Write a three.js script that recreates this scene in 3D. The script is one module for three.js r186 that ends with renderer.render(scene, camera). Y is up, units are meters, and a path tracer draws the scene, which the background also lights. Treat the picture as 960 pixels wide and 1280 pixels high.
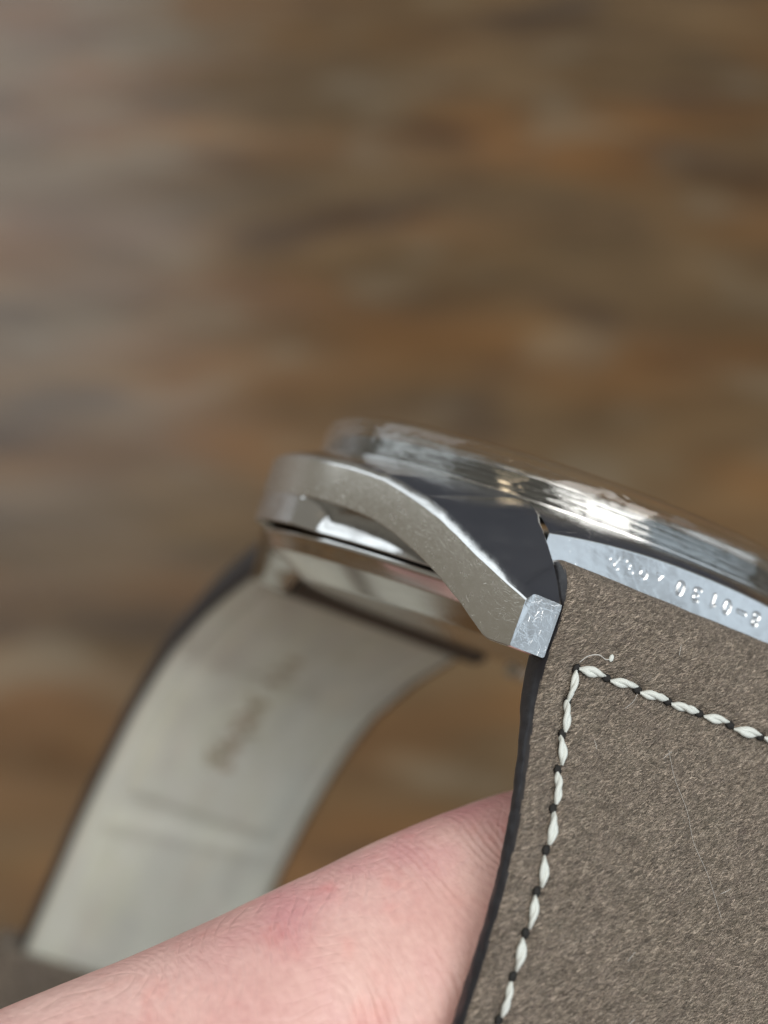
import * as THREE from 'three';
import { mergeGeometries, mergeVertices } from 'three/addons/utils/BufferGeometryUtils.js';
import { ImprovedNoise } from 'three/addons/math/ImprovedNoise.js';
import { RectAreaLightUniformsLib } from 'three/addons/lights/RectAreaLightUniformsLib.js';
import { RoundedBoxGeometry } from 'three/addons/geometries/RoundedBoxGeometry.js';
import { MarchingCubes } from 'three/addons/objects/MarchingCubes.js';

// ---------------------------------------------------------------- camera, light, exposure
RectAreaLightUniformsLib.init();
const scene = new THREE.Scene();
const PITCH = 48 * Math.PI / 180;
const camera = new THREE.PerspectiveCamera(29.863, 0.75, 0.02, 20);
camera.position.set(0, 0.262, 0);
camera.rotation.set(-PITCH, 0, 0);
camera.focus = 0.0925;                                   // on the nearest lug and the strap
camera.userData.fStop = camera.getFocalLength() / 2.3;   // a phone lens: an opening of about 2.3 mm
const renderer = new THREE.WebGLRenderer();
renderer.toneMapping = THREE.LinearToneMapping;
renderer.toneMappingExposure = 1.13;
renderer.shadowMap.enabled = true;
scene.background = new THREE.Color(0.22, 0.21, 0.185);   // the dim room all round

function opening(name, label, category, pos, target, w, h, color, power, glow, nx, ny) {   // a bright pane, its light, and the bars before it
  const g = new THREE.Group(); g.name = name; scene.add(g);
  g.position.set(...pos); g.lookAt(...target);
  g.userData = { label, category };
  const pane = new THREE.Mesh(new THREE.BoxGeometry(w, h, 0.01), new THREE.MeshStandardMaterial({ color: 0x222222, emissive: new THREE.Color(...color), emissiveIntensity: glow, roughness: 0.4 }));
  pane.name = 'pane'; g.add(pane);
  const l = new THREE.RectAreaLight(new THREE.Color(...color), power, w * 0.99, h * 0.99);
  l.position.set(0, 0, 0.012); l.rotation.y = Math.PI; l.castShadow = true; g.add(l);
  const m = new THREE.MeshStandardMaterial({ color: new THREE.Color(0.3, 0.29, 0.27), roughness: 0.5 });
  const bar = (x, y, bw, bh) => { const b = new THREE.Mesh(new RoundedBoxGeometry(bw, bh, 0.05, 2, 0.008), m); b.name = 'frame_bar'; b.position.set(x, y, 0.05); b.castShadow = b.receiveShadow = true; g.add(b); };
  for (let i = 0; i <= nx; i++) bar(-w / 2 + (w * i) / nx, 0, i % nx ? 0.07 : 0.12, h + 0.12);
  for (let k = 0; k < nx; k++) for (let i = 0; i <= ny; i++) bar(-w / 2 + (w * (k + 0.5)) / nx, -h / 2 + (h * i) / ny, w / nx - (nx > 1 ? 0.08 : 0.12), i % ny ? 0.06 : 0.11);
  return g;
}
opening('window', 'tall daylight window to the right behind the photographer', 'window', [1.12, 0.86, 0.74], [0, 0.18, -0.08], 1.9, 1.7, [0.76, 0.89, 1.0], 0.85, 0.25, 2, 3);
opening('window_001', 'wide daylight window beyond the table to the left', 'window', [-1.3, 1.2, -1.9], [0, 0.25, -0.3], 2.3, 2.0, [0.86, 0.94, 1.0], 1.2, 0.4, 3, 2);
opening('skylight', 'large roof window high above the photographer', 'skylight', [0.42, 1.62, 0.5], [0, 0.18, -0.08], 1.2, 1.2, [1.0, 0.99, 0.96], 6.4, 0.5, 2, 2);
opening('ceiling_light', 'warm square ceiling lamp above the table', 'ceiling lamp', [-0.5, 2.0, -0.5], [-0.5, 0, -0.5001], 0.4, 0.4, [1.0, 0.80, 0.55], 6, 1.5, 1, 1);
opening('wall_lamp', 'warm square wall lamp across the room to the right', 'wall lamp', [1.22, 0.42, -1.5], [0, 0.2, 0], 0.28, 0.36, [1.0, 0.74, 0.42], 2.6, 1, 1, 1);

// ---------------------------------------------------------------- helpers
const S = 0.001;                                          // the watch is drawn in millimetres
const noise = new ImprovedNoise();
let seed = 7;
const rnd = () => { seed = (seed + 0x6d2b79f5) | 0; let t = Math.imul(seed ^ (seed >>> 15), 1 | seed); t = (t + Math.imul(t ^ (t >>> 7), 61 | t)) ^ t; return ((t ^ (t >>> 14)) >>> 0) / 4294967296; };
const gauss = () => (rnd() + rnd() + rnd() + rnd() - 2) * 1.0;
const clamp = (x, a = 0, b = 1) => Math.min(b, Math.max(a, x));
const lerp = (a, b, t) => a + (b - a) * t;
const smooth = (a, b, x) => { const t = clamp((x - a) / (b - a)); return t * t * (3 - 2 * t); };
const fbm = (x, y, z, o = 4) => { let s = 0, a = 0.5; for (let i = 0; i < o; i++) { s += a * noise.noise(x, y, z + i * 7.3); x *= 2.03; y *= 2.03; a *= 0.5; } return s; };
function table1(pts) { return (x) => { if (x <= pts[0][0]) return pts[0][1]; for (let i = 1; i < pts.length; i++) if (x <= pts[i][0]) { const [a, u] = pts[i - 1], [b, v] = pts[i]; return lerp(u, v, (x - a) / (b - a)); } return pts[pts.length - 1][1]; }; }
const used = new Map();
function numbered(n) { const k = used.get(n) ?? 0; used.set(n, k + 1); return k ? n + '_' + String(k).padStart(3, '0') : n; }
function mesh(name, geo, mat, parent = scene, mm = true) {
  if (mm) geo.scale(S, S, S);
  const m = new THREE.Mesh(geo, mat); m.name = name; m.castShadow = m.receiveShadow = true; parent.add(m); return m;
}
function gridGeo(nu, nv, fn, uv, flip = false) {           // fn(i, j) -> [x, y, z]
  const P = [], U = [], I = [];
  for (let j = 0; j <= nv; j++) for (let i = 0; i <= nu; i++) { P.push(...fn(i / nu, j / nv)); U.push(...(uv ? uv(i / nu, j / nv) : [i / nu, j / nv])); }
  for (let j = 0; j < nv; j++) for (let i = 0; i < nu; i++) {
    const a = j * (nu + 1) + i, b = a + 1, c = a + nu + 1, d = c + 1;
    if (flip) I.push(a, c, b, b, c, d); else I.push(a, b, c, b, d, c);
  }
  const g = new THREE.BufferGeometry();
  g.setAttribute('position', new THREE.Float32BufferAttribute(P, 3)); g.setAttribute('uv', new THREE.Float32BufferAttribute(U, 2)); g.setIndex(I); g.computeVertexNormals();
  return g;
}
function canvasTex(w, h, draw, srgb) {
  const c = document.createElement('canvas'); c.width = w; c.height = h; draw(c.getContext('2d'), w, h);
  const t = new THREE.CanvasTexture(c); t.wrapS = t.wrapT = THREE.RepeatWrapping; if (srgb) t.colorSpace = THREE.SRGBColorSpace; return t;
}
function dataTex(w, h, fn, srgb) {                          // fn -> [r, g, b] 0..255
  const d = new Uint8Array(w * h * 4);
  for (let y = 0; y < h; y++) for (let x = 0; x < w; x++) { const c = fn(x / w, y / h), o = (y * w + x) * 4; d[o] = clamp(c[0], 0, 255); d[o + 1] = clamp(c[1], 0, 255); d[o + 2] = clamp(c[2], 0, 255); d[o + 3] = 255; }
  const t = new THREE.DataTexture(d, w, h); t.magFilter = THREE.LinearFilter; t.wrapS = t.wrapT = THREE.RepeatWrapping; if (srgb) t.colorSpace = THREE.SRGBColorSpace; t.needsUpdate = true; return t;
}
const grey = (v) => { v = Math.round(clamp(v, 0, 255)); return `rgb(${v},${v},${v})`; };

// ---------------------------------------------------------------- textures
// worn metal: fine hairline scratches, a few long ones, small pits (relief), and patchy polish (roughness)
const scratchBump = canvasTex(1024, 1024, (c, w, h) => {
  c.fillStyle = grey(128); c.fillRect(0, 0, w, h);
  for (let i = 0; i < 1500; i++) {
    const x = rnd() * w, y = rnd() * h, a = gauss() * 1.4 + 0.5, l = 8 + rnd() * rnd() * 150, k = gauss() * 14;
    c.strokeStyle = grey(128 - 20 - rnd() * 60 * (rnd() < 0.25 ? 1.6 : 0.5)); c.lineWidth = 0.6 + rnd() * 1.1;
    c.beginPath(); c.moveTo(x, y); c.quadraticCurveTo(x + Math.cos(a) * l / 2 - Math.sin(a) * k, y + Math.sin(a) * l / 2 + Math.cos(a) * k, x + Math.cos(a) * l, y + Math.sin(a) * l); c.stroke();
  }
  for (let i = 0; i < 260; i++) { c.fillStyle = grey(60 + rnd() * 50); c.beginPath(); c.arc(rnd() * w, rnd() * h, 0.8 + rnd() * rnd() * 4, 0, 7); c.fill(); }
}, false);
const satinBump = canvasTex(1024, 1024, (c, w, h) => {
  c.fillStyle = grey(128); c.fillRect(0, 0, w, h);
  for (let i = 0; i < 9000; i++) {
    const x = rnd() * w, y = rnd() * h, a = gauss() * 0.5 + 0.1, l = 6 + rnd() * 40;
    c.strokeStyle = grey(128 + gauss() * 45); c.lineWidth = 0.7 + rnd() * 1.2; c.beginPath(); c.moveTo(x, y); c.lineTo(x + Math.cos(a) * l, y + Math.sin(a) * l); c.stroke();
  }
  for (let i = 0; i < 700; i++) { c.fillStyle = grey(60 + rnd() * 60); c.beginPath(); c.arc(rnd() * w, rnd() * h, 0.8 + rnd() * rnd() * 5, 0, 7); c.fill(); }
  for (let i = 0; i < 120; i++) { const x = rnd() * w, y = rnd() * h, a = gauss() * 2; c.strokeStyle = grey(215); c.lineWidth = 1 + rnd(); c.beginPath(); c.moveTo(x, y); c.lineTo(x + Math.cos(a) * 40 * rnd(), y + Math.sin(a) * 40 * rnd()); c.stroke(); }
}, false);
const satinRough = dataTex(384, 384, (u, v) => { const n = fbm(u * 24, v * 24, 3) + 0.6 * fbm(u * 90, v * 90, 9, 2); return Array(3).fill(178 + n * 45); });
const wornRough = dataTex(256, 256, (u, v) => Array(3).fill(150 + 70 * fbm(u * 5, v * 5, 25, 2)));
const polishRough = dataTex(384, 384, (u, v) => { const n = fbm(u * 10, v * 10, 5) + 0.5 * fbm(u * 60, v * 60, 2, 2); return Array(3).fill(120 + n * 110); });

// suede: short matted fibres, drawn one by one over a slow mottling of the dye
function fibres(c, w, h, n, base, spread, len, wid, colour) {
  for (let i = 0; i < n; i++) {
    const x = rnd() * w, y = rnd() * h, a = 0.75 + gauss() * 0.55, l = len * (0.5 + rnd()), k = gauss() * len * 0.25, v = base + gauss() * spread;
    c.strokeStyle = colour(v); c.lineWidth = wid * (0.6 + rnd() * 0.8); c.lineCap = 'round';
    for (const [ox, oy] of [[0, 0], [x > w - 2 * len ? -w : 0, 0], [0, y > h - 2 * len ? -h : 0]]) {
      if (ox === 0 && oy === 0 || ox || oy) { c.beginPath(); c.moveTo(x + ox, y + oy); c.quadraticCurveTo(x + ox + Math.cos(a) * l / 2 - Math.sin(a) * k, y + oy + Math.sin(a) * l / 2 + Math.cos(a) * k, x + ox + Math.cos(a) * l, y + oy + Math.sin(a) * l); c.stroke(); }
    }
  }
}
const SUEDE = 20;                                         // millimetres to a repeat
const suedeColor = canvasTex(2048, 2048, (c, w, h) => {
  c.fillStyle = 'rgb(128,117,105)'; c.fillRect(0, 0, w, h);
  for (let i = 0; i < 2600; i++) { const r = 20 + rnd() * 90, v = gauss() * 26; c.fillStyle = `rgba(${120 + v},${110 + v},${100 + v},0.16)`; c.beginPath(); c.arc(rnd() * w, rnd() * h, r, 0, 7); c.fill(); }
  fibres(c, w, h, 52000, 114, 38, 28, 3.0, (v) => `rgba(${v * 1.06},${v * 0.97},${v * 0.87},0.55)`);
  fibres(c, w, h, 24000, 152, 36, 26, 2.1, (v) => `rgba(${v * 1.06},${v * 0.97},${v * 0.88},0.6)`);
  fibres(c, w, h, 900, 172, 16, 34, 1.6, (v) => `rgba(${v * 1.05},${v * 0.98},${v * 0.9},0.7)`);
}, true);
const suedeBump = canvasTex(2048, 2048, (c, w, h) => {
  c.fillStyle = grey(90); c.fillRect(0, 0, w, h);
  for (let i = 0; i < 1200; i++) { const r = 20 + rnd() * 70, v = 110 + gauss() * 40; c.fillStyle = `rgba(${v},${v},${v},0.12)`; c.beginPath(); c.arc(rnd() * w, rnd() * h, r, 0, 7); c.fill(); }
  fibres(c, w, h, 52000, 100, 55, 28, 3.6, (v) => `rgba(${v},${v},${v},0.6)`);
  fibres(c, w, h, 24000, 160, 55, 27, 2.6, (v) => `rgba(${v},${v},${v},0.8)`);
}, false);
// the pale lining leather: pores, soft blotches, the worn brown stamp that can no longer be read
const liningColor = canvasTex(1024, 2048, (c, w, h) => {
  c.fillStyle = 'rgb(208,209,198)'; c.fillRect(0, 0, w, h);
  for (let i = 0; i < 900; i++) { const r = 15 + rnd() * 80, v = gauss() * 26; c.fillStyle = `rgba(${204 + v},${202 + v},${188 + v * 0.8},0.12)`; c.beginPath(); c.ellipse(rnd() * w, rnd() * h, r, r * (0.5 + rnd()), rnd() * 3, 0, 7); c.fill(); }
  for (let i = 0; i < 9000; i++) { c.fillStyle = 'rgba(120,112,92,0.22)'; c.beginPath(); c.arc(rnd() * w, rnd() * h, 0.8 + rnd() * 1.6, 0, 7); c.fill(); }
  for (let k = 0; k < 9; k++) {                             // worn stamp strokes, one row along the strap
    if (k === 3) continue;
    const y = h * (0.235 + 0.021 * k), strong = [0.35, 0.5, 0.5, 0, 0.7, 0.75, 0.7, 0.85, 0.9][k];
    for (let j = 0; j < 24; j++) { c.strokeStyle = `rgba(${112 + gauss() * 15},86,52,${0.45 * strong})`; c.lineWidth = 6 + rnd() * 6; const x = w * 0.455 + gauss() * 48, yy = y + gauss() * 14; c.beginPath(); c.moveTo(x, yy); c.lineTo(x + gauss() * 40, yy + gauss() * 10); c.stroke(); }
  }
}, true);

// ---------------------------------------------------------------- the table
const tableColor = dataTex(1024, 1024, (u, v) => {          // 0.8 m to a repeat, mirrored; grain along u
  const wob = 0.28 * fbm(u * 7, v * 8, 1, 2);
  const broad = fbm(u * 16 + wob, v * 29 + wob * 2, 4, 3), streak = fbm(u * 30, v * 120 + wob * 7, 8, 3);
  const worn = smooth(0.05, 0.3, fbm(u * 24, v * 42 + wob * 3, 21, 3)), dark = smooth(0.08, 0.36, fbm(u * 16 + 3, v * 40 + wob * 3, 33, 3));
  const warm = smooth(-0.2, 0.3, fbm(u * 12 + 9, v * 34, 41, 2));
  const k = 1.04 + broad * 0.4 + streak * 0.2;
  let r = lerp(96, 104, warm) * k, g = lerp(78, 76, warm) * k, b = lerp(56, 48, warm) * k;
  r = lerp(r, 126, worn * 0.45); g = lerp(g, 118, worn * 0.45); b = lerp(b, 104, worn * 0.45);
  r = lerp(r, 58, dark * 0.55); g = lerp(g, 47, dark * 0.55); b = lerp(b, 40, dark * 0.55);
  return [r, g, b];
}, true);
const tableRough = dataTex(512, 512, (u, v) => Array(3).fill(118 + 130 * fbm(u * 14, v * 60, 51, 3)));
for (const t of [tableColor, tableRough]) t.wrapS = t.wrapT = THREE.MirroredRepeatWrapping;
const tableMat = new THREE.MeshStandardMaterial({ map: tableColor, roughnessMap: tableRough, roughness: 0.5, bumpMap: tableRough, bumpScale: 0.0004 });
{
  const g = new RoundedBoxGeometry(1.8, 0.04, 1.2, 4, 0.006); const p = g.attributes.position, uv = g.attributes.uv;
  for (let i = 0; i < p.count; i++) uv.setXY(i, (p.getX(i) + 0.03 * p.getZ(i)) / 0.8 + 0.43, (p.getZ(i) - 0.03 * p.getX(i)) / 0.8 + 0.6);
  const t = mesh('table', g, tableMat, scene, false); t.position.set(0.1, -0.02, -0.35);
  t.userData = { label: 'worn brown wooden table top far below the watch', category: 'table', kind: 'structure' };
}
// a dark cupboard across the room: the polished lug tops mirror it
{
  const g = new THREE.Group(); g.name = 'cupboard'; scene.add(g); g.position.set(0.56, -0.75, -1.75); g.rotation.y = -0.25;
  g.userData = { label: 'tall dark painted cupboard across the room', category: 'cupboard' };
  const m = new THREE.MeshStandardMaterial({ color: new THREE.Color(0.10, 0.11, 0.145), roughness: 0.7 });
  const b = mesh('body', new RoundedBoxGeometry(1.5, 2.3, 0.4, 3, 0.01), m, g, false); b.position.y = 1.15;
  for (const s of [-1, 1]) { const d = mesh('door', new RoundedBoxGeometry(0.71, 2.15, 0.03, 3, 0.008), m, g, false); d.position.set(s * 0.365, 1.15, 0.216); const k = mesh('handle', new THREE.SphereGeometry(0.02, 16, 12), m, d, false); k.position.set(-s * 0.3, 0, 0.03); }
}

// ---------------------------------------------------------------- metals and other stuff
const polish = new THREE.MeshStandardMaterial({ color: new THREE.Color(0.64, 0.63, 0.61), metalness: 1, roughness: 0.3, roughnessMap: polishRough, bumpMap: scratchBump, bumpScale: 0.000007 });
const worn = new THREE.MeshStandardMaterial({ color: new THREE.Color(0.62, 0.62, 0.62), metalness: 1, roughness: 0.26, roughnessMap: wornRough, bumpMap: scratchBump, bumpScale: 0.000016 });
const satin = new THREE.MeshStandardMaterial({ color: new THREE.Color(0.64, 0.60, 0.53), metalness: 1, roughness: 0.36, roughnessMap: satinRough, bumpMap: satinBump, bumpScale: 0.000012 });
const suede = new THREE.MeshPhysicalMaterial({ map: suedeColor, bumpMap: suedeBump, bumpScale: 0.00032, roughness: 0.95, specularIntensity: 0.2, sheen: 0.3, sheenRoughness: 0.6, sheenColor: new THREE.Color(0.5, 0.45, 0.4) });
const lining = new THREE.MeshStandardMaterial({ map: liningColor, roughness: 0.62 });
const edgePaint = new THREE.MeshStandardMaterial({ color: new THREE.Color(0.014, 0.013, 0.016), roughness: 0.42, bumpMap: satinBump, bumpScale: 0.00004 });
const rootLeather = new THREE.MeshStandardMaterial({ color: new THREE.Color(0.10, 0.078, 0.06), roughness: 0.75, bumpMap: suedeBump, bumpScale: 0.0001 });
const threadMat = new THREE.MeshStandardMaterial({ color: new THREE.Color(0.66, 0.69, 0.655), roughness: 0.75 });
const darkThread = new THREE.MeshStandardMaterial({ color: new THREE.Color(0.012, 0.011, 0.01), roughness: 0.8 });
const fuzz = new THREE.MeshStandardMaterial({ color: new THREE.Color(0.55, 0.53, 0.5), roughness: 0.6 });
const glass = new THREE.MeshPhysicalMaterial({ color: new THREE.Color(0.97, 0.97, 0.96), transmission: 1, thickness: 0, ior: 1.49, roughness: 0.03 });
const bright = new THREE.MeshStandardMaterial({ color: new THREE.Color(0.5, 0.5, 0.5), metalness: 1, roughness: 0.06 });

// ---------------------------------------------------------------- the watch
// x: across the strap, y: out of the dial, z: towards the near strap end; origin at the middle of the case bottom, millimetres
const watch = new THREE.Group(); watch.name = 'wristwatch'; scene.add(watch);
watch.userData = { label: 'scratched vintage steel wristwatch with domed crystal on taupe suede strap', category: 'wristwatch' };
{
  const R = new THREE.Matrix4().set(0.873, 0.339, 0.350, 0, -0.348, 0.937, -0.039, 0, -0.341, -0.088, 0.936, 0, 0, 0, 0, 1);
  const q = new THREE.Quaternion().setFromRotationMatrix(R).normalize();
  watch.quaternion.copy(camera.quaternion).multiply(q);
  watch.position.set(0.009038, -0.00669, -0.114458).applyQuaternion(camera.quaternion).add(camera.position);
}
// ---- lugs: one quarter of the case flank with its lug, lofted from the middle of the side to the tip
const RC = 17.96, TIP = [-11, 21.1], RCR = 15.7, YCR = 5.05;
const A0 = Math.atan2(TIP[1], -TIP[0]) - Math.acos(RC / Math.hypot(...TIP)), TAN = [-RC * Math.cos(A0), RC * Math.sin(A0)];
const ytop = table1([[0, 3.85], [3.5, 3.85], [7, 3.78], [9.5, 3.6], [11.2, 3.2], [12.5, 2.85], [14, 2.4], [15.6, 1.75], [17.2, 1.05], [19.7, 0.08], [21.1, -0.42]]);
const ybot = table1([[0, 1.62], [5.3, 1.72], [7.7, 1.6], [9.7, 1.38], [11.4, 0.98], [13.2, 0.36], [15.15, -0.42], [17.2, -1.45], [19.3, -2.66], [19.7, -2.80], [21.2, -2.84]]);
const yin = table1([[12.8, 5.05], [14, 4.75], [15.5, 4.2], [16.9, 3.48], [18, 2.72], [19, 1.9], [20, 1.0], [21.1, -0.08]]);
function lugSection(t) {
  let O, n;
  if (t < 0.35) { const a = A0 * t / 0.35; O = [-RC * Math.cos(a), RC * Math.sin(a)]; n = [-Math.cos(a), Math.sin(a)]; }
  else { const k = (t - 0.35) / 0.65; O = [lerp(TAN[0], TIP[0], k), lerp(TAN[1], TIP[1], k)]; n = [-Math.cos(A0), Math.sin(A0)]; }
  const z = O[1], yt = ytop(z), yb = ybot(z), AI = Math.acos(9 / RCR);
  let I, yi, B, ch;
  if (t < 0.6) { const a = AI * t / 0.6; I = [-RCR * Math.cos(a), RCR * Math.sin(a)]; yi = YCR; const r = lerp(16.6, RCR, smooth(0.35, 0.6, t)); B = [-r * Math.cos(a), r * Math.sin(a)]; ch = 0.06; }
  else { const k = (t - 0.6) / 0.4; const zi = lerp(RCR * Math.sin(AI), TIP[1] - 0.05, k); I = [-9, zi]; yi = yin(zi); B = [-9, zi]; ch = 0.08 + 0.34 * smooth(14.5, 16.5, zi) * (1 - smooth(17, 21, zi)); }
  const w = 0.46, rise = 0.40 + 0.10 * smooth(8, 14, z) * (1 - smooth(18.5, 21, z));
  const P = [[O[0], yb, O[1]], [O[0], yt, O[1]], [O[0] - n[0] * w, yt + rise, O[1] - n[1] * w], [I[0] - ch, yi, I[1]], [I[0], yi - ch * 1.3, I[1]], [B[0], yb + 0.0, B[1]]];
  if (ch < 0.07) { P[3] = [I[0] * 1.003, yi, I[1] * 1.003]; P[4] = [I[0], yi - 0.06, I[1]]; }
  // soften each corner with two points
  const out = [], c = 0.075;
  for (let i = 0; i < 6; i++) {
    const p = new THREE.Vector3(...P[i]), a = new THREE.Vector3(...P[(i + 5) % 6]).sub(p), b = new THREE.Vector3(...P[(i + 1) % 6]).sub(p);
    out.push(p.clone().addScaledVector(a.clone().normalize(), Math.min(c, a.length() * 0.3)), p.clone().addScaledVector(b.clone().normalize(), Math.min(c, b.length() * 0.3)));
  }
  return out;                                             // 12 points; strip 1-2... is the flank between points 1 and 2
}
const lugEdge = (z, k) => 0.03 * fbm(z * 1.3 + k * 9, k * 3.1, 5, 3);   // tiny knocks along the worn edges
function lugGeo(sx, sz) {
  const N = 96, M = 12, P = [], U = [], groups = { flank: [], rest: [] };
  const secs = [];
  for (let i = 0; i <= N; i++) secs.push(lugSection(i / N).map((v, j) => v.clone().add(new THREE.Vector3(0, lugEdge(v.z, j >> 1) * smooth(4, 9, v.z), 0))));
  const last = secs[N], mid = last.reduce((s, v) => s.add(v), new THREE.Vector3()).multiplyScalar(1 / M);
  secs.push(last.map((v) => v.clone().lerp(mid, 0.035).add(new THREE.Vector3(0, 0, 0.07))));
  let s = 0;
  secs.forEach((sec, i) => {
    if (i) s += secs[i][1].distanceTo(secs[i - 1][1]);
    let a = 0;
    for (let j = 0; j <= M; j++) { const v = sec[j % M]; if (j) a += v.distanceTo(sec[j - 1]); P.push(v.x * sx, v.y, v.z * sz); U.push((s + (sx < 0 ? 3.7 : 0) + (sz < 0 ? 5.1 : 0)) / 12, a / 12); }
  });
  const W = M + 1, flip = sx * sz < 0;
  const tri = (L, a, b, c) => (flip ? L.push(a, c, b) : L.push(a, b, c));
  for (let i = 0; i < secs.length - 1; i++) for (let j = 0; j < M; j++) {
    const a = i * W + j, b = a + 1, c = a + W, d = c + 1, L = j === 1 ? groups.flank : groups.rest;
    tri(L, a, c, b); tri(L, b, c, d);
  }
  // tip face, with its own corners so that it stays flat
  const base = P.length / 3, cap = secs[secs.length - 1];
  for (const v of cap) { P.push(v.x * sx, v.y, v.z * sz + sz * 0.0005); U.push(v.x / 7 + 0.31, v.y / 7 + 0.2); }
  groups.tip = []; for (let j = 1; j < M - 1; j++) tri(groups.tip, base, base + j + 1, base + j);
  const g = new THREE.BufferGeometry();
  g.setAttribute('position', new THREE.Float32BufferAttribute(P, 3)); g.setAttribute('uv', new THREE.Float32BufferAttribute(U, 2));
  g.setIndex([...groups.flank, ...groups.rest, ...groups.tip]); g.addGroup(groups.flank.length + groups.rest.length, groups.tip.length, 2); g.addGroup(0, groups.flank.length, 0); g.addGroup(groups.flank.length, groups.rest.length, 1);
  g.computeVertexNormals();
  // the seam of the closed section shares one normal
  const nr = g.attributes.normal;
  for (let i = 0; i < secs.length; i++) { const a = i * W, b = a + M, v = new THREE.Vector3(nr.getX(a) + nr.getX(b), nr.getY(a) + nr.getY(b), nr.getZ(a) + nr.getZ(b)).normalize(); nr.setXYZ(a, v.x, v.y, v.z); nr.setXYZ(b, v.x, v.y, v.z); }
  return g;
}
for (const sz of [1, -1]) for (const sx of [1, -1]) mesh('lug', lugGeo(sx, sz), [satin, polish, worn], watch);

// ---- mid case: the ring below the flanks, scooped out beside the lugs
{
  const prof = [[-0.6, 0.12], [-0.08, 0.0], [0, 0.1], [0, 0.8], [0, 1.5], [0, 2.2], [-0.8, 2.3]];
  const g = gridGeo(360, prof.length - 1, (u, v) => {
    const a = u * Math.PI * 2, z = Math.sin(a) * 18, k = 1 - smooth(3.6, 5.6, Math.abs(z)), r0 = 16.9 + 1.02 * k;
    const [dr, y] = prof[Math.round(v * (prof.length - 1))], r = r0 + dr + (1 - k) * (0.35 - 0.75 * smooth(0, 2.2, y));
    return [r * Math.cos(a), y, r * Math.sin(a)];
  }, (u, v) => [u * 8, v * 0.3], true);
  mesh('case_ring', g, polish, watch);
}
// ---- case ends between the lugs, with the worn engraved number on the near one
const ENDW = 9.02, zend = (x) => 17.0 + 0.28 * (1 - (x / 9) ** 2), yend = (x) => 3.46 + 0.88 * (1 - Math.pow(Math.abs(x) / 9.03, 2.2));
const EW = 1520, EH = 380;                                  // the engraving is cut from this drawing: 19 x 4.75 mm
const engraving = (() => {
  const c = document.createElement('canvas'); c.width = EW; c.height = EH; const x = c.getContext('2d');
  x.fillStyle = '#000'; x.fillRect(0, 0, EW, EH);
  const X = (mm) => (mm + 9.5) * 80, Y = (mm) => EH - mm * 80;
  x.font = 'bold 108px sans-serif'; x.textAlign = 'center'; x.textBaseline = 'middle';
  for (const [ch, mx, my] of [['8', 3.6, 3.24], ['-', 2.68, 3.28], ['0', 1.74, 3.27], ['1', 0.88, 3.32], ['3', -0.2, 3.27], ['0', -1.2, 3.26]]) {
    x.save(); x.translate(X(mx), Y(my)); x.rotate(Math.PI); x.lineWidth = 9; x.strokeStyle = '#fff'; x.fillStyle = '#000'; x.scale(1.0, 1);
    if (ch === '-') { x.fillStyle = '#fff'; x.fillRect(-24, -6, 48, 13); } else { x.fillStyle = '#fff'; x.font = '80px sans-serif'; x.lineWidth = 2; x.fillText(ch, 0, 0); x.strokeText(ch, 0, 0); }
    x.restore();
  }
  x.strokeStyle = 'rgba(255,255,255,0.6)'; x.lineWidth = 9; x.beginPath(); x.arc(X(-3.45), Y(3.2), 17, 0, 7); x.stroke();
  x.fillStyle = 'rgba(255,255,255,0.75)'; x.beginPath(); x.moveTo(X(-2.75), Y(3.55)); x.lineTo(X(-2.3), Y(3.55)); x.lineTo(X(-2.52), Y(3.2)); x.fill();
  x.strokeStyle = 'rgba(255,255,255,0.5)'; x.lineWidth = 7; for (const [a, b] of [[-5.3, 3.3], [-5.0, 3.1], [-4.4, 3.5], [-4.15, 3.2]]) { x.beginPath(); x.arc(X(a), Y(b), 13, 0.5, 3.6); x.stroke(); }
  for (let i = 0; i < 34; i++) { const a = X(-8 + rnd() * 12), b = Y(2.2 + rnd() * 2), t = 0.5 + gauss(); x.strokeStyle = `rgba(255,255,255,${0.05 + rnd() * 0.22})`; x.lineWidth = 1.5 + rnd() * 2; x.beginPath(); x.moveTo(a, b); x.lineTo(a + Math.cos(t) * 60 * rnd(), b + Math.sin(t) * 60 * rnd()); x.stroke(); }
  const d = x.getImageData(0, 0, EW, EH).data;
  return (mx, my) => { const px = clamp((mx + 9.5) * 80, 1, EW - 2), py = clamp(EH - my * 80, 1, EH - 2), i = Math.floor(px), j = Math.floor(py), f = px - i, h = py - j, at = (a, b) => d[(b * EW + a) * 4] / 255; return lerp(lerp(at(i, j), at(i + 1, j), f), lerp(at(i, j + 1), at(i + 1, j + 1), f), h); };
})();
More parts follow.
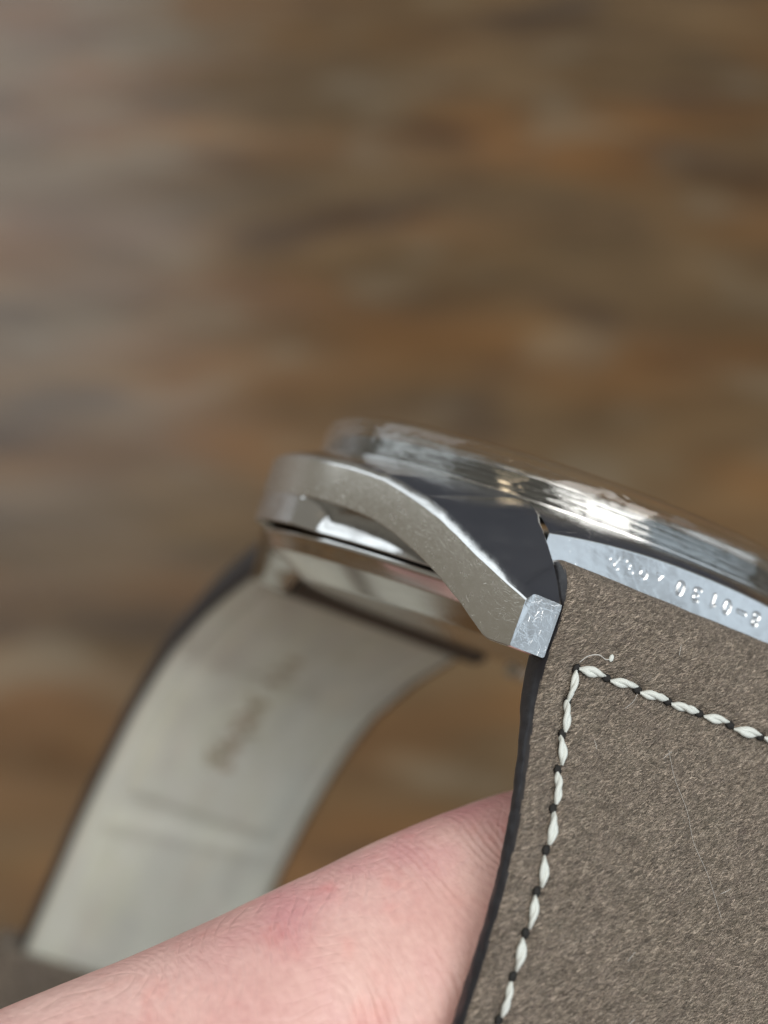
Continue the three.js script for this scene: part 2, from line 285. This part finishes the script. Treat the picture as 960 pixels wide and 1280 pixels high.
function endGeo(sz, cut) {
  const nx = cut ? 560 : 60, ny = cut ? 116 : 12;
  const face = gridGeo(nx, ny, (u, v) => {
    const x = lerp(-ENDW, ENDW, u), yt = yend(x), y = lerp(0.05, yt, v);
    const round = 0.12 * Math.pow(clamp((y - (yt - 0.14)) / 0.14), 2);
    const dent = cut ? 0.042 * engraving(x, y) + 0.006 * fbm(x * 1.6, y * 1.6, 3, 2) : 0;
    return [x, y, sz * (zend(x) - round - dent)];
  }, (u, v) => [u * 1.5 + 0.2, v * 0.36], sz < 0);
  const top = gridGeo(60, 4, (u, v) => {
    const x = lerp(-ENDW, ENDW, u), a = lerp(Math.acos(-9 / RCR), Math.acos(9 / RCR), u), y = yend(x), z = zend(x) - 0.12;
    return [lerp(x, RCR * Math.cos(a), v), lerp(y, YCR, v) + 0.12 * Math.sin(v * Math.PI), sz * lerp(z, RCR * Math.sin(a), v)];
  }, (u, v) => [u * 1.5, 0.6 + v * 0.2], sz < 0);
  return mergeGeometries([face, top]);
}
const e0 = mesh('case_end', endGeo(1, true), worn, watch); e0.userData.label = 'engraved case end with a worn number';
mesh('case_end', endGeo(-1, false), polish, watch);
// ---- crystal, its seat, and what lies beneath it
const lathe = (pts, n = 220) => new THREE.LatheGeometry(pts.map(([a, b]) => new THREE.Vector2(Math.max(a, 1e-4), b)), n);
mesh('bezel_seat', lathe([[15.72, 4.4], [15.72, 5.08], [15.66, 5.12], [15.62, 5.1], [15.62, 4.4]]), polish, watch);
{
  const pts = [[15.48, 4.55], [15.56, 4.55], [15.58, 5.3], [15.62, 6.1], [15.58, 6.7], [15.42, 7.1], [15.1, 7.38], [14.6, 7.55], [13.4, 7.72], [11, 7.92], [8, 8.1], [4, 8.25], [0, 8.3], [0, 7.65], [4, 7.6], [8, 7.46], [11, 7.3], [13, 7.16], [14.5, 7.02], [15.1, 6.8], [15.42, 6.4], [15.48, 5.5], [15.48, 4.55]];
  const curve = new THREE.CatmullRomCurve3(pts.map(([a, b]) => new THREE.Vector3(a, b, 0)), false, 'catmullrom', 0.2).getPoints(120);
  const g = lathe(curve.map((v) => [Math.max(v.x, 0), v.y]), 420); const p = g.attributes.position;
  for (let i = 0; i < p.count; i++) {                      // an old, slightly uneven crystal
    const x = p.getX(i), y = p.getY(i), z = p.getZ(i), r = Math.hypot(x, z), a = Math.atan2(z, x);
    const d = 0.05 * fbm(a * 9, y * 1.1, 2, 3) * smooth(12, 14, r) + (0.012 * fbm(a * 45, y * 3, 6, 2) + 0.03 * fbm(a * 14, y * 6, 11, 3)) * smooth(12, 14, r);
    if (r > 0.1) p.setXYZ(i, x * (1 + d / r), y + d * 0.5, z * (1 + d / r));
  }
  g.computeVertexNormals();
  mesh('crystal', g, glass, watch);
}
const dialMat = new THREE.MeshStandardMaterial({ color: new THREE.Color(0.68, 0.67, 0.63), roughness: 0.4 });
mesh('dial', lathe([[0, 4.0], [13.4, 3.95], [13.6, 3.9]]), dialMat, watch);
{ // the polished ring that holds the crystal from inside, turned with several steps
  const c = new THREE.CatmullRomCurve3([[15.3, 4.5], [15.36, 4.95], [15.1, 5.1], [15.3, 5.32], [15.02, 5.48], [15.24, 5.74], [14.9, 5.86], [15.1, 6.04], [14.74, 6.14], [14.9, 6.3], [14.5, 6.42], [14.3, 6.44], [14.0, 6.2], [13.6, 4.3]].map(([a, b]) => new THREE.Vector3(a, b, 0)), false, 'catmullrom', 0.35).getPoints(80);
  const g = lathe(c.map((v) => [v.x, v.y]), 520), p = g.attributes.position;
  for (let i = 0; i < p.count; i++) { const x = p.getX(i), y = p.getY(i), z = p.getZ(i), r = Math.hypot(x, z), a = Math.atan2(z, x), d = 0.05 * fbm(a * 9, y * 6, 2, 3) + 0.035 * fbm(a * 30, y * 9, 7, 2); p.setXYZ(i, x * (1 + d / r), y + 0.06 * fbm(a * 9, y * 2, 9, 3), z * (1 + d / r)); }
  g.computeVertexNormals(); mesh('tension_ring', g, bright, watch);
}
for (let k = 0; k < 12; k++) { const g = new RoundedBoxGeometry(0.5, 0.25, 2.2, 2, 0.08); g.translate(0, 4.12, 11); g.rotateY(k * Math.PI / 6); mesh('hour_marker', g, polish, watch); }
for (const [n, l, w, a, y] of [['hour_hand', 7, 0.9, 0.7, 4.5], ['minute_hand', 10.5, 0.7, 2.6, 4.75]]) { const g = new RoundedBoxGeometry(w, 0.14, l, 2, 0.06); g.translate(0, y, l / 2 - 1); g.rotateY(a); mesh(n, g, polish, watch); }
// ---- case back: a gap, a bright rim, a steep facet, a cone and the flat
mesh('back_gasket', lathe([[16.2, 0.25], [16.3, -0.2], [12, -0.2]]), darkThread, watch);
mesh('case_back', lathe([[16.2, -0.12], [16.9, -0.14], [17.02, -0.2], [17.02, -0.40], [16.92, -0.48], [16.8, -0.5], [16.42, -1.14], [16.36, -1.2], [16.2, -1.24], [14.0, -2.2], [13.85, -2.28], [13.6, -2.32], [0, -2.45]]), polish, watch);

// ---------------------------------------------------------------- the strap
const STW = 8.9;
function pathOf(pts) {                                     // (z, y) outline of the outer face -> point and normal at an arc length
  const c = new THREE.CatmullRomCurve3(pts.map(([z, y]) => new THREE.Vector3(0, y, z)), false, 'centripetal'); c.arcLengthDivisions = 800; const L = c.getLength();
  return { L, at: (s) => { const u = clamp(s / L); const p = c.getPointAt(u), t = c.getTangentAt(u); return { p, t }; }, find: (y) => { let b = 0, d = 1e9; for (let i = 0; i <= 900; i++) { const s = L * i / 900, q = c.getPointAt(i / 900), e = Math.abs(q.y - y) + (q.z < 20.9 && q.z > 0 ? 9 : 0); if (e < d) { d = e; b = s; } } return b; } };
}
const nearPath = pathOf([[16.4, 0.6], [17.2, 1.75], [18.3, 2.2], [19.5, 2.0], [20.55, 1.2], [21.15, 0], [21.35, -1.3], [21.35, -2.7], [21.6, -4.3], [22.35, -6.2], [23.2, -8], [24.1, -10], [24.8, -12.3], [25.25, -15], [25.5, -18], [25.6, -22], [25, -30], [23, -40], [19, -52], [14, -62]]);
const nearThick = (s) => lerp(lerp(1.3, 2.3, smooth(1.5, 7.5, s)), 1.15, smooth(8, 14, s));
const nrm = (t) => new THREE.Vector3(0, -t.z, t.y);         // left normal in the (z, y) plane; points inwards for the near strap
function sheet(path, side, s0, s1, ns, xs, off, uv, flip) {  // points x across, s along, moved by off(x, s) along the outer normal
  return gridGeo(xs.length - 1, ns, (u, v) => { const x = xs[Math.round(u * (xs.length - 1))], s = lerp(s0, s1, v), { p, t } = path.at(s), n = nrm(t).multiplyScalar(side); const [dx, o] = off(x, s); return [x + dx, p.y + n.y * o, p.z + n.z * o]; }, uv, flip);
}
const linspace = (a, b, n) => Array.from({ length: n + 1 }, (_, i) => lerp(a, b, i / n));
// stitch places along the near strap
const sRow = nearPath.find(-2.6), stitchX = 7.22;
const colY = [-3.5, -5.0, -6.6, -8.3, -10.1, -12.05, -13.95, -15.9, -17.95, -19.9, -21.9, -23.9, -25.9];
const stitches = [], holes = [];
for (const sx of [-1, 1]) {
  const ss = colY.map((y) => nearPath.find(y));
  ss.forEach((s, i) => { stitches.push({ x: sx * (stitchX + gauss() * 0.04), s, along: true }); holes.push({ x: sx * stitchX, s: i ? (s + ss[i - 1]) / 2 : s - 0.85 }); });
}
const rowX = [-6.45, -4.62, -2.85, -1.02, 0.86, 2.75, 4.6, 6.4];
rowX.forEach((x, i) => { stitches.push({ x, s: sRow + gauss() * 0.03, along: false }); if (i) holes.push({ x: (x + rowX[i - 1]) / 2, s: sRow }); });
const pit = (x, s) => { let d = 0; for (const h of holes) { const q = (x - h.x) ** 2 + (s - h.s) ** 2; if (q < 1.2) d -= 0.3 * Math.exp(-q / 0.09); } for (const h of stitches) { const dx = x - h.x, ds = s - h.s, q = h.along ? (dx / 0.42) ** 2 + (ds / 0.9) ** 2 : (dx / 0.9) ** 2 + (ds / 0.42) ** 2; if (q < 6) d -= 0.14 * Math.exp(-q); } return d; };
const strap = mesh('strap', sheet(nearPath, -1, 0.2, 34, 330, linspace(-STW, STW, 190), (x, s) => {
  const e = clamp((Math.abs(x) - (STW - 0.35)) / 0.35);
  return [0.05 * Math.sign(x) * fbm(s * 0.9, x > 0 ? 3 : 8, 2) * e, pit(x, s) - 0.16 * e * e + 0.05 * fbm(x * 0.5, s * 0.5, 6, 2) - 0.02];
}, (u, v) => [u * 17.8 / SUEDE, v * 34 / SUEDE], true), suede, watch);
strap.userData.label = 'near strap half of taupe suede with white stitching';
mesh('lining', sheet(nearPath, -1, 0.2, 34, 80, linspace(-STW + 0.1, STW - 0.1, 20), (x, s) => [0, -nearThick(s)], (u, v) => [u, v * 0.9], false), lining, strap);
for (const sx of [-1, 1]) mesh('painted_edge', sheet(nearPath, -1, 0.2, 34, 300, linspace(0, 1, 10), (k, s) => {
  const o = lerp(-0.14, -nearThick(s), k), b = 0.22 * Math.sqrt(Math.max(0, 1 - (2 * k - 1) ** 2)) - 0.02 + 0.10 * fbm(s * 1.1, k * 2, 3 + sx, 3);
  return [sx * (STW - 0.02 + b) - k, o];
}, (u, v) => [u * 0.1, v * 3], sx < 0), edgePaint, strap);
// twisted two-ply stitches with the dark needle holes between them
function stitchGeo(len, wid, turn) {
  const plies = [0, Math.PI].map((ph) => {
    const pts = []; for (let i = 0; i <= 14; i++) { const k = i / 14, a = ph + turn + k * 3.6, e = Math.sin(Math.PI * clamp(k, 0.02, 0.98)), r = wid * 0.23 * Math.pow(e, 0.5); pts.push(new THREE.Vector3(Math.cos(a) * r, 0.24 * Math.pow(e, 0.6) - 0.16 + Math.sin(a) * r * 0.7, (k - 0.5) * len)); }
    const g = new THREE.TubeGeometry(new THREE.CatmullRomCurve3(pts), 18, wid * 0.29, 8), p = g.attributes.position;
    for (let i = 0; i < p.count; i++) { const k = clamp(Math.abs(p.getZ(i)) / (len / 2)), f = 1 - 0.6 * k ** 3; p.setXYZ(i, p.getX(i) * f + 0.035 * fbm(p.getZ(i) * 3, p.getY(i) * 5, turn, 2), p.getY(i) + 0.035 * fbm(p.getZ(i) * 3, p.getX(i) * 5, turn + 4, 2), p.getZ(i)); }
    g.computeVertexNormals(); return g;
  });
  return mergeGeometries(plies);
}
function lay(name, geo, mat, x, s, along, lift, tilt = 0) {
  const { p, t } = nearPath.at(s), n = nrm(t).multiplyScalar(-1), m = new THREE.Matrix4();
  const zt = along ? t.clone() : new THREE.Vector3(1, 0, 0), xt = new THREE.Vector3().crossVectors(n, zt);
  m.makeBasis(xt, n, zt); geo.rotateY(tilt); geo.applyMatrix4(m); geo.translate(x, p.y + n.y * lift, p.z + n.z * lift);
  return mesh(name, geo, mat, strap);
}
for (const h of stitches) lay('stitch', stitchGeo((h.along ? 1.46 : 1.42) * (0.92 + rnd() * 0.16), (h.along ? 0.45 : 0.5) * (0.9 + rnd() * 0.2), rnd() * 6), threadMat, h.x, h.s, h.along, 0.0, gauss() * 0.09 + (h.along ? 0.1 : 0.12));
for (const h of holes) { const col = Math.abs(Math.abs(h.x) - stitchX) < 0.01, g = new THREE.SphereGeometry(1, 12, 8); g.scale(0.2, 0.12, 0.27); lay('stitch_hole', g, darkThread, h.x, h.s, col, -0.2, gauss() * 0.2); }
// loose fibres caught on the nap
function hair(pts, r, parent, mat = fuzz) { mesh('loose_fibre', new THREE.TubeGeometry(new THREE.CatmullRomCurve3(pts.map((p) => new THREE.Vector3(...p))), 40, r, 5), mat, parent); }
const onStrap = (x, s, o) => { const { p, t } = nearPath.at(s), n = nrm(t).multiplyScalar(-1); return [x, p.y + n.y * o, p.z + n.z * o]; };
{
  const q = (y) => nearPath.find(y);
  hair([[-1.4, -4.8], [-0.9, -6], [0.0, -7.3], [0.5, -8.6], [1.5, -9.8], [2.6, -11.5]].map(([x, y], i) => onStrap(x, q(y), 0.03 + 0.03 * (i % 2))), 0.009, strap);
  hair([[-7.3, -2.3], [-7.1, -1.95], [-6.6, -1.72], [-6.1, -1.75], [-5.85, -1.68]].map(([x, y], i) => onStrap(x, q(y), [0.05, 0.25, 0.3, 0.15, 0.05][i])), 0.03, strap);
  const f = new THREE.SphereGeometry(1, 8, 6); f.scale(0.13, 0.1, 0.2); lay('lint', f, threadMat, -5.8, q(-1.65), true, 0.08);
  for (let i = 0; i < 9; i++) { const x = gauss() * 8, s = 6 + rnd() * 26, a = rnd() * 6.3, l = 0.4 + rnd() * 0.9; if (Math.abs(x) < 8.2) hair([[x, s], [x + Math.cos(a) * l * 0.5 + gauss() * 0.1, s + Math.sin(a) * l * 0.5], [x + Math.cos(a) * l, s + Math.sin(a) * l]].map(([u, v], k) => onStrap(u, v, 0.04 + 0.06 * (k === 1))), 0.012, strap); }
}
// ---- far strap half: hangs down behind, its pale lining towards us
const farPath = pathOf([[-18.2, -0.9], [-20, -1.6], [-23.5, -1.4], [-28.2, -2.3], [-32, -3.9], [-35.7, -5.7], [-39, -7.8], [-41.3, -9.4], [-43.6, -12], [-45.9, -15.3], [-48.2, -20.6], [-49.6, -25], [-50.4, -29], [-51.6, -34], [-52.6, -40], [-53.2, -48], [-53, -58], [-52, -66]]);
const farThick = (s) => lerp(3.0, 2.3, smooth(10, 40, s));
const ridge = farPath.find(-21.3);                          // where the padding of the strap ends
const farOff = (x, s) => { const a = Math.abs(x); let o = 0.35 * smooth(8.9, 7.6, a) - 0.16 * Math.exp(-(((a - 7.2) / 0.3) ** 2)) - 0.5 * smooth(8.3, 8.9, a); o += 0.45 * smooth(ridge + 0.6, ridge - 0.6, s) * smooth(7.2, 5.5, a) + 0.25 * Math.exp(-(((s - ridge - 2.3 + 0.1 * x) / 0.7) ** 2)) * smooth(8, 6, a) + 0.2 * fbm(x * 0.12, s * 0.12, 4, 2); return o; };
const far = mesh('strap', sheet(farPath, -1, 0, farPath.L, 120, linspace(-STW, STW, 24), (x, s) => [0, -farThick(s)], (u, v) => [u * 17.8 / SUEDE, v * farPath.L / SUEDE], false), suede, watch);
far.userData.label = 'far strap half hanging behind with its pale lining in view';
mesh('lining', sheet(farPath, -1, 0, farPath.L, 220, linspace(-STW, STW, 100), (x, s) => [0, farOff(x, s)], (u, v) => [u, 1 - v], true), lining, far);
for (const sx of [-1, 1]) mesh('painted_edge', sheet(farPath, -1, 0, farPath.L, 160, linspace(0, 1, 8), (k, s) => [sx * (STW + 0.25 * Math.sqrt(Math.max(0, 1 - (2 * k - 1) ** 2)) - 0.02) - k, lerp(-0.12, -farThick(s), k)], (u, v) => [u * 0.2, v * 5], sx < 0), edgePaint, far);
mesh('turned_end', (() => { const q = pathOf([[-17.6, -0.6], [-18.1, -2.2], [-19.6, -2.85], [-21.6, -2.85], [-23.6, -2.6], [-25.0, -2.3], [-25.3, -1.9]]); return sheet(q, -1, 0, q.L, 40, linspace(-STW, 6, 24), (x, s) => [0, 0.06 * fbm(x * 0.5, s, 3, 2)], (u, v) => [u * 0.9, v * 0.5], true); })(), rootLeather, far);
{ // the keeper loop round the far strap
  const s = farPath.find(-39.5), { p, t } = farPath.at(s), n = nrm(t).multiplyScalar(-1), shp = new THREE.Shape(), hole = new THREE.Path();
  const rr = (q, w, h, r) => { q.moveTo(-w + r, -h); q.lineTo(w - r, -h); q.quadraticCurveTo(w, -h, w, -h + r); q.lineTo(w, h - r); q.quadraticCurveTo(w, h, w - r, h); q.lineTo(-w + r, h); q.quadraticCurveTo(-w, h, -w, h - r); q.lineTo(-w, -h + r); q.quadraticCurveTo(-w, -h, -w + r, -h); };
  rr(shp, 10.6, 3.0, 1.6); rr(hole, 9.3, 1.75, 1.0); shp.holes.push(hole);
  const g = new THREE.ExtrudeGeometry(shp, { depth: 5.4, bevelEnabled: true, bevelSize: 0.25, bevelThickness: 0.3, bevelSegments: 3, curveSegments: 10 });
  g.translate(0, -1.1, -2.7); g.applyMatrix4(new THREE.Matrix4().makeBasis(new THREE.Vector3(1, 0, 0), n, new THREE.Vector3().crossVectors(new THREE.Vector3(1, 0, 0), n))); g.translate(0, p.y, p.z);
  const uv = g.attributes.uv; for (let i = 0; i < uv.count; i++) uv.setXY(i, uv.getX(i) / SUEDE, uv.getY(i) / SUEDE);
  mesh('keeper_loop', g, suede, far);
}

// ---------------------------------------------------------------- the hand
const hand = new THREE.Group(); hand.name = 'person'; scene.add(hand);
hand.position.copy(watch.position); hand.quaternion.copy(watch.quaternion);
hand.userData = { label: 'pale pink finger of a hand pressing the near strap half from behind', category: 'person' };
const skinColor = dataTex(640, 640, (u, v) => {            // u round the finger, v from tip to base; 54 x 63 mm
  const m = fbm(u * 7, v * 8, 3, 4), p = smooth(-0.1, 0.45, fbm(u * 6 + 4, v * 7, 17, 4)), spot = smooth(0.0, 0.5, fbm(u * 19, v * 21, 27, 3)), fine = fbm(u * 110, v * 130, 5, 2);
  let r = 217 + m * 24 + fine * 14, g = 174 + m * 34 + fine * 17, b = 167 + m * 30 + fine * 16;
  g -= 23 * p + 12 * spot; b -= 15 * p + 12 * spot; r -= 8 * p;
  return [r, g, b];
}, true);
const skinBump = dataTex(1280, 1280, (u, v) => {           // fine friction ridges that bend and break, and the criss-cross of the skin
  const w = 1.7 * fbm(u * 5, v * 5, 3, 2) + 0.55 * fbm(u * 16, v * 16, 7, 1), ph = v * 118 + 5 * w + 5 * Math.sin(u * 6.283 + 0.6);
  const ridge = Math.sin(ph * 6.283), on = smooth(-0.25, 0.3, fbm(u * 13, v * 16, 31, 2)), w2 = Math.sin((v * 46 + u * 17 + 4 * w) * 6.283), w3 = Math.sin((v * 34 - u * 40 + 5 * w) * 6.283);
  const cell = fbm(u * 130, v * 150, 9, 2);
  return Array(3).fill(140 + 24 * ridge * on * (0.5 + 0.9 * (1 - smooth(0.2, 0.75, v))) - 22 * Math.pow(0.5 + 0.5 * w2, 6) - 16 * Math.pow(0.5 + 0.5 * w3, 8) * (1 - on) + 34 * cell);
});
const skin = new THREE.MeshPhysicalMaterial({ map: skinColor, bumpMap: skinBump, bumpScale: 0.00026, roughness: 0.4, specularIntensity: 0.5, sheen: 0.25, sheenColor: new THREE.Color(1, 0.55, 0.45), sheenRoughness: 0.5 });
const axis = [[6.2, -11.4, 16.2, 4.6], [4.2, -12.6, 16.0, 6.9], [1.4, -14.8, 15.7, 8.1], [-3, -18.6, 15.2, 8.6], [-8.2, -23.2, 15.0, 8.6], [-14.5, -28.8, 15.2, 8.7], [-20.5, -34.2, 15.6, 9.3], [-26.5, -40.2, 14.6, 9.3], [-33, -48, 11, 9.8], [-40, -57, 5, 10.6], [-46, -66, -2, 11.4]];
function fingerGeo() {
  const c = new THREE.CatmullRomCurve3(axis.map(([x, y, z]) => new THREE.Vector3(x, y, z)), false, 'centripetal'), N = 260, M = 120, n = axis.length - 1;
  const rad = (u) => { const k = clamp(u * n, 0, n - 1e-6), i = Math.floor(k), f = k - i, a = axis[Math.max(i - 1, 0)][3], b = axis[i][3], d = axis[i + 1][3], e = axis[Math.min(i + 2, n)][3]; return 0.5 * (2 * b + (d - a) * f + (2 * a - 5 * b + 4 * d - e) * f * f + (3 * b - a - 3 * d + e) * f ** 3); };
  const up = new THREE.Vector3(0.1, 0.1, 1);
  return gridGeo(M, N, (ua, v) => {
    const k = Math.max(0, (v - 0.06) / 0.94), cap = v < 0.06 ? 1 - v / 0.06 : 0;
    const p = c.getPoint(k), t = c.getTangent(Math.max(k, 0.001)), x = new THREE.Vector3().crossVectors(up, t).normalize(), y = new THREE.Vector3().crossVectors(t, x);
    const a = ua * Math.PI * 2 + Math.PI / 2; let r = rad(k) * Math.sqrt(Math.max(0, 1 - cap * cap));
    const d = k * n;
    r += 0.05 * fbm(a * 2, k * 30, 5, 3) * (cap ? 0 : 1) + 0.09 * fbm(Math.cos(a) * 2, k * 9 + Math.sin(a), 8, 2);
    r -= 0.28 * Math.exp(-(((d - 4.05 - 0.12 * Math.sin(a)) / 0.09) ** 2)) * smooth(-0.2, 0.9, Math.cos(a - 1.2));   // joint crease
    p.addScaledVector(t, -cap * rad(0) * 0.85).addScaledVector(x, Math.cos(a) * r).addScaledVector(y, Math.sin(a) * r * 0.96);
    return [p.x, p.y, p.z];
  }, (u, v) => [u, v * 1.6]);
}
// the rest of the hand lies below the frame: palm, thumb on the front of the strap, three curled fingers
function restOfHand() {
  const bones = [[[-46, -66, -2], [-60, -86, -16], 11.4, 13], [[-60, -86, -16], [-50, -104, 2], 14, 15], [[-60, -86, -16], [-72, -112, -10], 14, 17], [[-50, -104, 2], [-72, -128, -6], 17, 19], [[-72, -112, -10], [-92, -150, -10], 19, 24],
    [[-50, -104, 2], [-22, -78, 26], 14, 10.5], [[-22, -78, 26], [-2, -52, 36], 10, 9.5], [[-2, -52, 36], [6, -41, 34.5], 9.4, 7.5]];
  for (const k of [1, 2, 3]) { const o = k * 15; bones.push([[-52 - o * 0.3, -72 - o, -4 - k * 3], [-28 - o * 0.2, -56 - o, 2], 10.5 - k * 0.3, 9.5 - k * 0.3], [[-28 - o * 0.2, -56 - o, 2], [-12 - o * 0.2, -50 - o, 10], 9.4 - k * 0.3, 8.6 - k * 0.3], [[-12 - o * 0.2, -50 - o, 10], [-10 - o * 0.25, -56 - o, 22], 8.5 - k * 0.3, 6.8 - k * 0.3], [[-52 - o * 0.3, -72 - o, -4 - k * 3], [-70, -108, -12], 11, 15]); }
  const res = 72, lo = new THREE.Vector3(-125, -180, -70), size = 165, mc = new MarchingCubes(res, new THREE.MeshBasicMaterial(), false, false, 400000);
  mc.isolation = 0; const p = new THREE.Vector3(), a = new THREE.Vector3(), b = new THREE.Vector3();
  const B = bones.map(([u, v, r, q]) => ({ a: new THREE.Vector3(...u), d: new THREE.Vector3(...v).sub(new THREE.Vector3(...u)), r, q }));
  for (let k = 0; k < res; k++) for (let j = 0; j < res; j++) for (let i = 0; i < res; i++) {
    p.set(lo.x + (i / res) * size, lo.y + (j / res) * size, lo.z + (k / res) * size); let s = 0;
    for (const q of B) { a.copy(p).sub(q.a); const t = clamp(a.dot(q.d) / q.d.lengthSq()); b.copy(q.d).multiplyScalar(t); const d = a.distanceTo(b) - lerp(q.r, q.q, t); if (d < 30) s += Math.exp(-d / 1.6); }
    mc.field[i + j * res + k * res * res] = s > 0 ? 1.6 * Math.log(s) : -30;
  }
  mc.update(); const n = mc.count, P = [], U = [];
  for (let i = 0; i < n; i++) { const q = [0, 1, 2].map((e) => (mc.positionArray[3 * i + e] * 0.5 + 0.5) * size + [lo.x, lo.y, lo.z][e]); P.push(...q); U.push(q[0] / 60, q[1] / 60); }
  const g = new THREE.BufferGeometry(); g.setAttribute('position', new THREE.Float32BufferAttribute(P, 3)); g.setAttribute('uv', new THREE.Float32BufferAttribute(U, 2));
  const m = mergeVertices(g, 1e-3); m.computeVertexNormals(); return m;
}
{
  const f = fingerGeo(), r = restOfHand();
  if (!r.index) r.setIndex([...Array(r.attributes.position.count).keys()]);
  mesh('hand', mergeGeometries([f, r]), skin, hand);
}
renderer.render(scene, camera);
